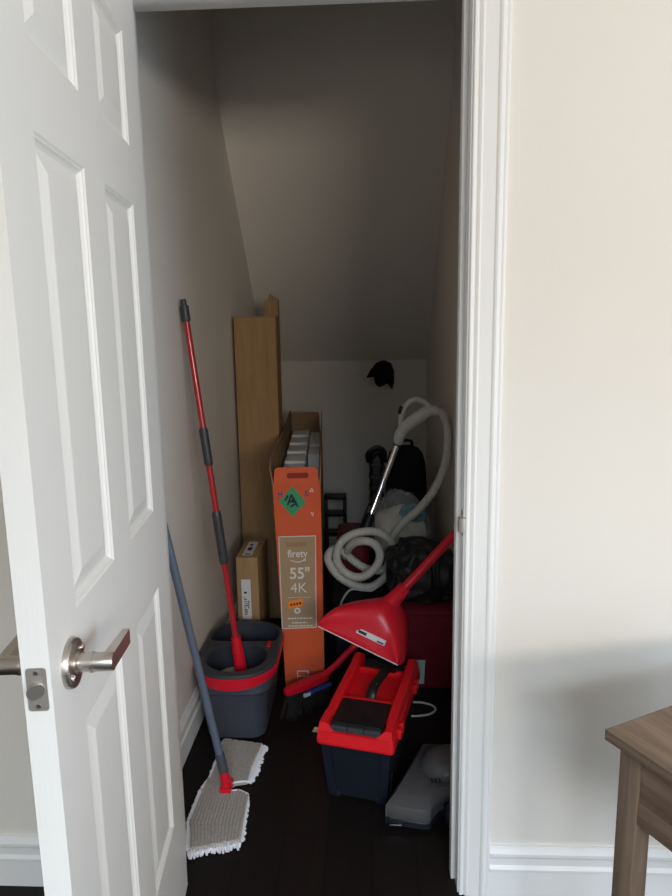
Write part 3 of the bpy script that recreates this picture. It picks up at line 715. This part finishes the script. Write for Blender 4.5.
def blob(c, rad, amp, sc, seed, zmin, sub=5, pw=1., ridg=.6):
    bm = bmesh.new(); bmesh.ops.create_icosphere(bm, subdivisions=sub, radius=1)
    for v in bm.verts:
        d = v.co.normalized(); p = d * sc + V((seed, seed * 1.7, 0))
        f = 1 + amp * noise.noise(p) + amp * ridg * (1 - abs(noise.noise(p * 2.3)) * 3) * .5 + amp * .35 * (1 - abs(noise.noise(p * 5.1)) * 3) * .5
        sgn = lambda x: math.copysign(abs(x) ** pw, x)
        v.co = V((c[0] + rad[0] * sgn(d.x) * f, c[1] + rad[1] * sgn(d.y) * f, c[2] + rad[2] * sgn(d.z) * f))
        if v.co.z < zmin: v.co.z = zmin + (v.co.z - zmin) * .02
    m = MB(); m.merge(bm); return m
bb = tag(empty('bin_bag', (.215, 2.58, .337)), 'crumpled black plastic bag lying on the maroon bin', 'bag')
bm = bmesh.new(); bmesh.ops.create_icosphere(bm, subdivisions=6, radius=1)
for v in bm.verts:
    d = v.co.normalized(); p = d * 1.1 + V((3.1, 5.2, 0))
    wz = noise.noise(p * 1.2) * 1.4
    fold = abs(noise.noise(V((d.x * 2.2 + wz, d.y * 2.2, d.z * .9 + wz))))
    fold2 = abs(noise.noise(V((d.x * 4.5 - wz * 2, d.y * 3.5 + wz, d.z * 2.2 + 4))))
    f = 1.06 + .20 * noise.noise(p) - .20 * (fold - .2) - .06 * (fold2 - .2)
    sg = lambda x: math.copysign(abs(x) ** .8, x)
    v.co = V((.205 + .140 * sg(d.x) * f, 2.585 + .165 * sg(d.y) * f, .425 + .115 * sg(d.z) * f))
    if v.co.z < .337: v.co.z = .337 + (v.co.z - .337) * .02
    v.co.x = max(.068 if v.co.y < 2.64 else .125, min(v.co.x, .349))
m_ = MB(); m_.merge(bm); m_.build('bag', 'blackbag', bb, world=True, ang=180)
m_ = blob((.135, 2.565, .500), (.035, .03, .05), .3, 2.2, 8.2, .40, 4); m_.build('knot', 'blackbag', bb, world=True, ang=180)
cb = tag(empty('clear_bag', (.14, 2.97, .337)), 'clear plastic bag of cream cloths behind the hose', 'bag')
m_ = blob((.140, 2.985, .455), (.118, .085, .125), .16, 1.5, 5.5, .338, 4); m_.build('cloth_bundle', 'cream', cb, world=True, ang=180)
m_ = blob((.195, 2.955, .555), (.062, .06, .040), .2, 2.0, 7.5, .45, 4); m_.build('teal_cloth', 'teal', cb, world=True, ang=180)
m_ = blob((.140, 2.98, .480), (.132, .10, .165), .20, 2.2, 1.5, .337, 5)
for v in m_.bm.verts:
    dd = (v.co - V((.24, 2.93, .50))).length
    v.co.x = max(v.co.x, .012)
    if dd < .09: v.co = v.co.lerp(V((.285, 2.88, .455)), .62 * (1 - dd / .09))
m_.build('film', 'clear', cb, world=True, ang=180)

bp = tag(empty('backpack', (.192, 3.40, 0)), 'black round-topped backpack standing behind the clear bag', 'backpack')
b = MB(); rings = []
for z, sx, sy in ((0, .92, .9), (.02, 1, 1), (.40, 1.02, 1.05), (.62, .98, 1), (.70, .93, .92), (.745, .82, .75), (.775, .6, .5), (.785, .3, .25)):
    rings.append(at(rrect(0, 0, .103 * sx, .10 * sy, min(.05, .09 * sy)), z))
b.loft(rings); b.build('bag_body', 'blackmat', bp, ang=60)
b = MB(); b.loft([[(x, y, z) for x, z in rrect(.0, .42, .085, .16, .05)] for y in (-.10, -.135)] + [[(x, -.143, z) for x, z in rrect(0, .42, .075, .15, .05)]]); b.build('front_pocket', 'blackmat', bp)
b = MB(); b.tube(spline([(-.03, 0, .775), (-.025, -.01, .81), (.025, -.01, .81), (.03, 0, .775)], 6), .008, 10); b.build('carry_loop', 'black', bp)
nb = tag(empty('strapped_case', (.042, 3.42, 0)), 'narrow shiny black case with straps left of the black backpack', 'case')
b = MB(); b.loft([at(rrect(0, 0, .034, .05, .018), 0), at(rrect(0, 0, .036, .052, .02), .70), at(rrect(0, 0, .030, .044, .018), .735)])
b.build('case_body', 'black', nb)
b = MB(); b.tube(spline([(-.034, -.02, .70), (-.040, -.03, .745), (.0, -.03, .775), (.034, -.03, .755), (.036, -.02, .70)], 6), .011, 10, flat=(1.5, .8)); b.tube(spline([(-.02, -.05, .72), (.0, -.06, .755), (.025, -.05, .73)], 6), .009, 8)
b.build('top_strap', 'black', nb)
b = MB()
for z in (.50, .56, .62, .68): b.loft([at(rrect(0, 0, .039, .055, .02), z), at(rrect(0, 0, .040, .056, .02), z + .008), at(rrect(0, 0, .039, .055, .02), z + .016)])
b.build('bands', 'charcoal', nb)

rk = tag(empty('wire_shelf', (-.184, 3.62, 0)), 'small black shelf rack beside the orange box at the end wall', 'rack')
for sx in (-1, 1):
    for sy in (-1, 1): MB().box((sx * .052 - .009, sy * .03 - .007, 0), (sx * .052 + .009, sy * .03 + .007, .475), .002).build('post', 'black', rk)
for z in (.12, .25, .36, .455):
    b = MB(); b.box((-.061, -.037, z), (.061, .037, z + .022), .003); b.build('shelf', 'black', rk)

# ------------------------------------------------------------------ cap on the end wall
cp = tag(empty('cap', (.08, CB, 1.0)), 'black peaked cap hanging high on the end wall', 'cap')
OUT = [(-.008, 1.084), (.014, 1.127), (.05, 1.17), (.078, 1.184), (.102, 1.186), (.141, 1.169), (.159, 1.118), (.157, 1.05), (.145, 1.011), (.121, 1.047), (.109, 1.054), (.09, 1.062), (.07, 1.070), (.05, 1.080), (.04, 1.089), (.014, 1.088)]
cc = (.088, 1.105)
b = MB(); rings = []
for t in range(8):
    a = R(90 * t / 7); rings.append([(cc[0] + (x - cc[0]) * max(.02, math.cos(a)), CB - .004 - .062 * math.sin(a), cc[1] + (z - cc[1]) * max(.02, math.cos(a))) for x, z in OUT])
rings.insert(0, [(x, CB - .001, z) for x, z in OUT])
b.loft(rings); b.build('crown', 'blackmat', cp, world=True, ang=60)
VO = [(.036, 1.100), (.042, 1.060), (.050, 1.044), (.069, 1.031), (.087, 1.038), (.109, 1.050), (.122, 1.055), (.118, 1.095), (.08, 1.115)]
b = MB(); b.loft([[(x, CB - .050 - .10 * (1.1 - z), z) for x, z in VO], [(x, CB - .056 - .10 * (1.1 - z), z) for x, z in VO]]); b.build('visor', 'blackmat', cp, world=True)

# ------------------------------------------------------------------ white cable ring on the floor
wc = tag(empty('cable', (.15, 2.26, 0)), 'thin white cable looped on the floor right of the toolbox', 'cable')
MB().tube(spline([(.06 + .0, 2.315, .004), (.12, 2.318, .004), (.185, 2.318, .004), (.226, 2.300, .004), (.238, 2.272, .004), (.215, 2.242, .004), (.165, 2.228, .004), (.12, 2.232, .004), (.075, 2.25, .004)], 8), .0038, 8).build('cord', 'handle', wc, world=True)

# ------------------------------------------------------------------ vacuum floor head
ph = tag(empty('vacuum_floor_nozzle', (.15, 1.81, 0)), 'grey vacuum floor head on the floor beside the right jamb', 'vacuum head')
PO = [(.046, 1.684), (.054, 1.676), (.146, 1.658), (.164, 1.664), (.176, 1.685), (.196, 1.712), (.235, 1.725), (.305, 1.745), (.325, 1.775), (.325, 1.90), (.29, 1.96), (.172, 1.965), (.160, 1.955), (.040, 1.680)]
pc = V((.17, 1.81, 0))
def sc(f, z, dz=None): return [(pc.x + (x - pc.x) * f, pc.y + (y - pc.y) * f, z) for x, y in PO]
b = MB(); b.loft([sc(.985, .030), sc(1., .036), sc(1., .064), sc(.985, .071), sc(.80, .086)]); b.build('shell', 'ph', ph, world=True, ang=38)
b = MB(); b.loft([sc(.97, .008), sc(1.005, .014), sc(1.005, .030), sc(.97, .036)]); bu = b.build('bumper', 'navy', ph, world=True)
b = MB(); rings = []
for t in range(7):
    a = R(90 * t / 6); rings.append([(.235 + .088 * (math.cos(a) ** .7 if t < 6 else .12) * math.cos(q), 1.832 + .075 * (math.cos(a) ** .7 if t < 6 else .12) * math.sin(q), .084 + .050 * math.sin(a)) for q in [2 * math.pi * k / 28 for k in range(28)]])
b.loft(rings); b.build('motor_hump', 'ph', ph, world=True, ang=50)
for c in ((.205, 1.695, .032), (.215, 1.925, .032)):
    MB().lathe([(0, 0), (.026, 0), (.031, .004), (.031, .018), (.026, .022), (0, .022)], c, (1, 0, 0), 24).build('wheel', 'black', ph, world=True)
b = MB()
for k in range(3): b.box((.174 + k * .011, 1.752, .0885), (.178 + k * .011, 1.766, .0945), .001)
b.build('vent_slots', 'black', ph, world=True)
MB().box((.050, 1.6655, .016), (.085, 1.669, .021), .001).build('highlight_strip', 'chrome', ph, world=True)  # chrome sliver standing in for a white highlight on the bumper

# ------------------------------------------------------------------ desk
dk = tag(empty('desk', (.370, .990, 0), R(28)), 'grey-brown wood grain desk corner at the lower right', 'desk')
D1, D2 = .55, 1.0        # local x goes right and away, local y toward the viewer is negative
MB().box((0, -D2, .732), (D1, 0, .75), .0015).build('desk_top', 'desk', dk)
o1, o2, s = .030, .006, .036
for x in (o1, D1 - o1 - s):
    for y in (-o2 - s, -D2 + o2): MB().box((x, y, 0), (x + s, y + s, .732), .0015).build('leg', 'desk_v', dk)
for x in (o1 + .006, D1 - o1 - s + .006):
    b = MB().box((x, -D2 + o2 + s, .640), (x + .018, -o2 - s, .732), .001); b.box((x - .002, -D2 + o2 + s, .598), (x + .020, -o2 - s, .6385), .001)
    b.build('apron', 'desk', dk)
for y in (-o2 - s + .006, -D2 + o2 + .010):
    MB().box((o1 + s, y, .60), (D1 - o1 - s, y + .018, .732), .001).build('apron', 'desk', dk)

# ------------------------------------------------------------------ light: daylight through the window, plus an added side fill
def area(name, loc, rot, sx, sy, e, col, spread=180):
    l = bpy.data.lights.new(name, 'AREA'); l.shape = 'RECTANGLE'; l.size = sx; l.size_y = sy; l.energy = e; l.color = col; l.spread = R(spread)
    o = bpy.data.objects.new(name, l); COL.objects.link(o); o.location = loc; o.rotation_euler = rot
    return o
area('daylight_sky', (.30, RW - .02, 2.04), (R(90 - 48), 0, 0), 1.15, .42, 22, (.70, .85, 1.0), 76)
area('daylight_ground', (1.25, RW - .02, 1.60), (R(90 + 12), 0, 0), 1.4, .42, 34, (1.0, .90, .77), 140)
area('side_fill', (RR + .02, (VY0 + VY1) / 2, (VZ0 + VZ1) / 2), (R(90), 0, R(90)), VY1 - VY0 - .1, VZ1 - VZ0 - .1, 40, (.66, .82, 1.0), 170)  # added fill lamp in the unseen side opening, lifts the desk shadow
wd = bpy.data.worlds.new('World'); scene.world = wd; wd.use_nodes = True
wd.node_tree.nodes['Background'].inputs['Color'].default_value = (.75, .85, 1, 1)
wd.node_tree.nodes['Background'].inputs['Strength'].default_value = .6

# ------------------------------------------------------------------ camera
cam = bpy.data.cameras.new('camera'); co = bpy.data.objects.new('camera', cam); COL.objects.link(co)
F = 675.
Dn = V((62, 3800, F)).normalized(); X = V((14136, -110, -F)); X = (X - Dn * X.dot(Dn)).normalized(); U = -Dn; Yv = Dn.cross(X)
if Yv.z < 0: Yv = -Yv
rt = V((X.x, Yv.x, U.x)); dn = V((X.y, Yv.y, U.y)); fw = V((X.z, Yv.z, U.z))
mx = Matrix((rt, -dn, -fw)).transposed()
co.matrix_world = Matrix.Translation((0, 0, 1.38)) @ mx.to_4x4()
cam.sensor_fit = 'VERTICAL'; cam.sensor_height = 36; cam.lens = 36 * F / 896; cam.clip_start = .02
scene.camera = co
vs = scene.view_settings
vs.view_transform = 'Standard'; vs.look = 'None'; vs.gamma = 1; vs.use_curve_mapping = False; vs.exposure = .06
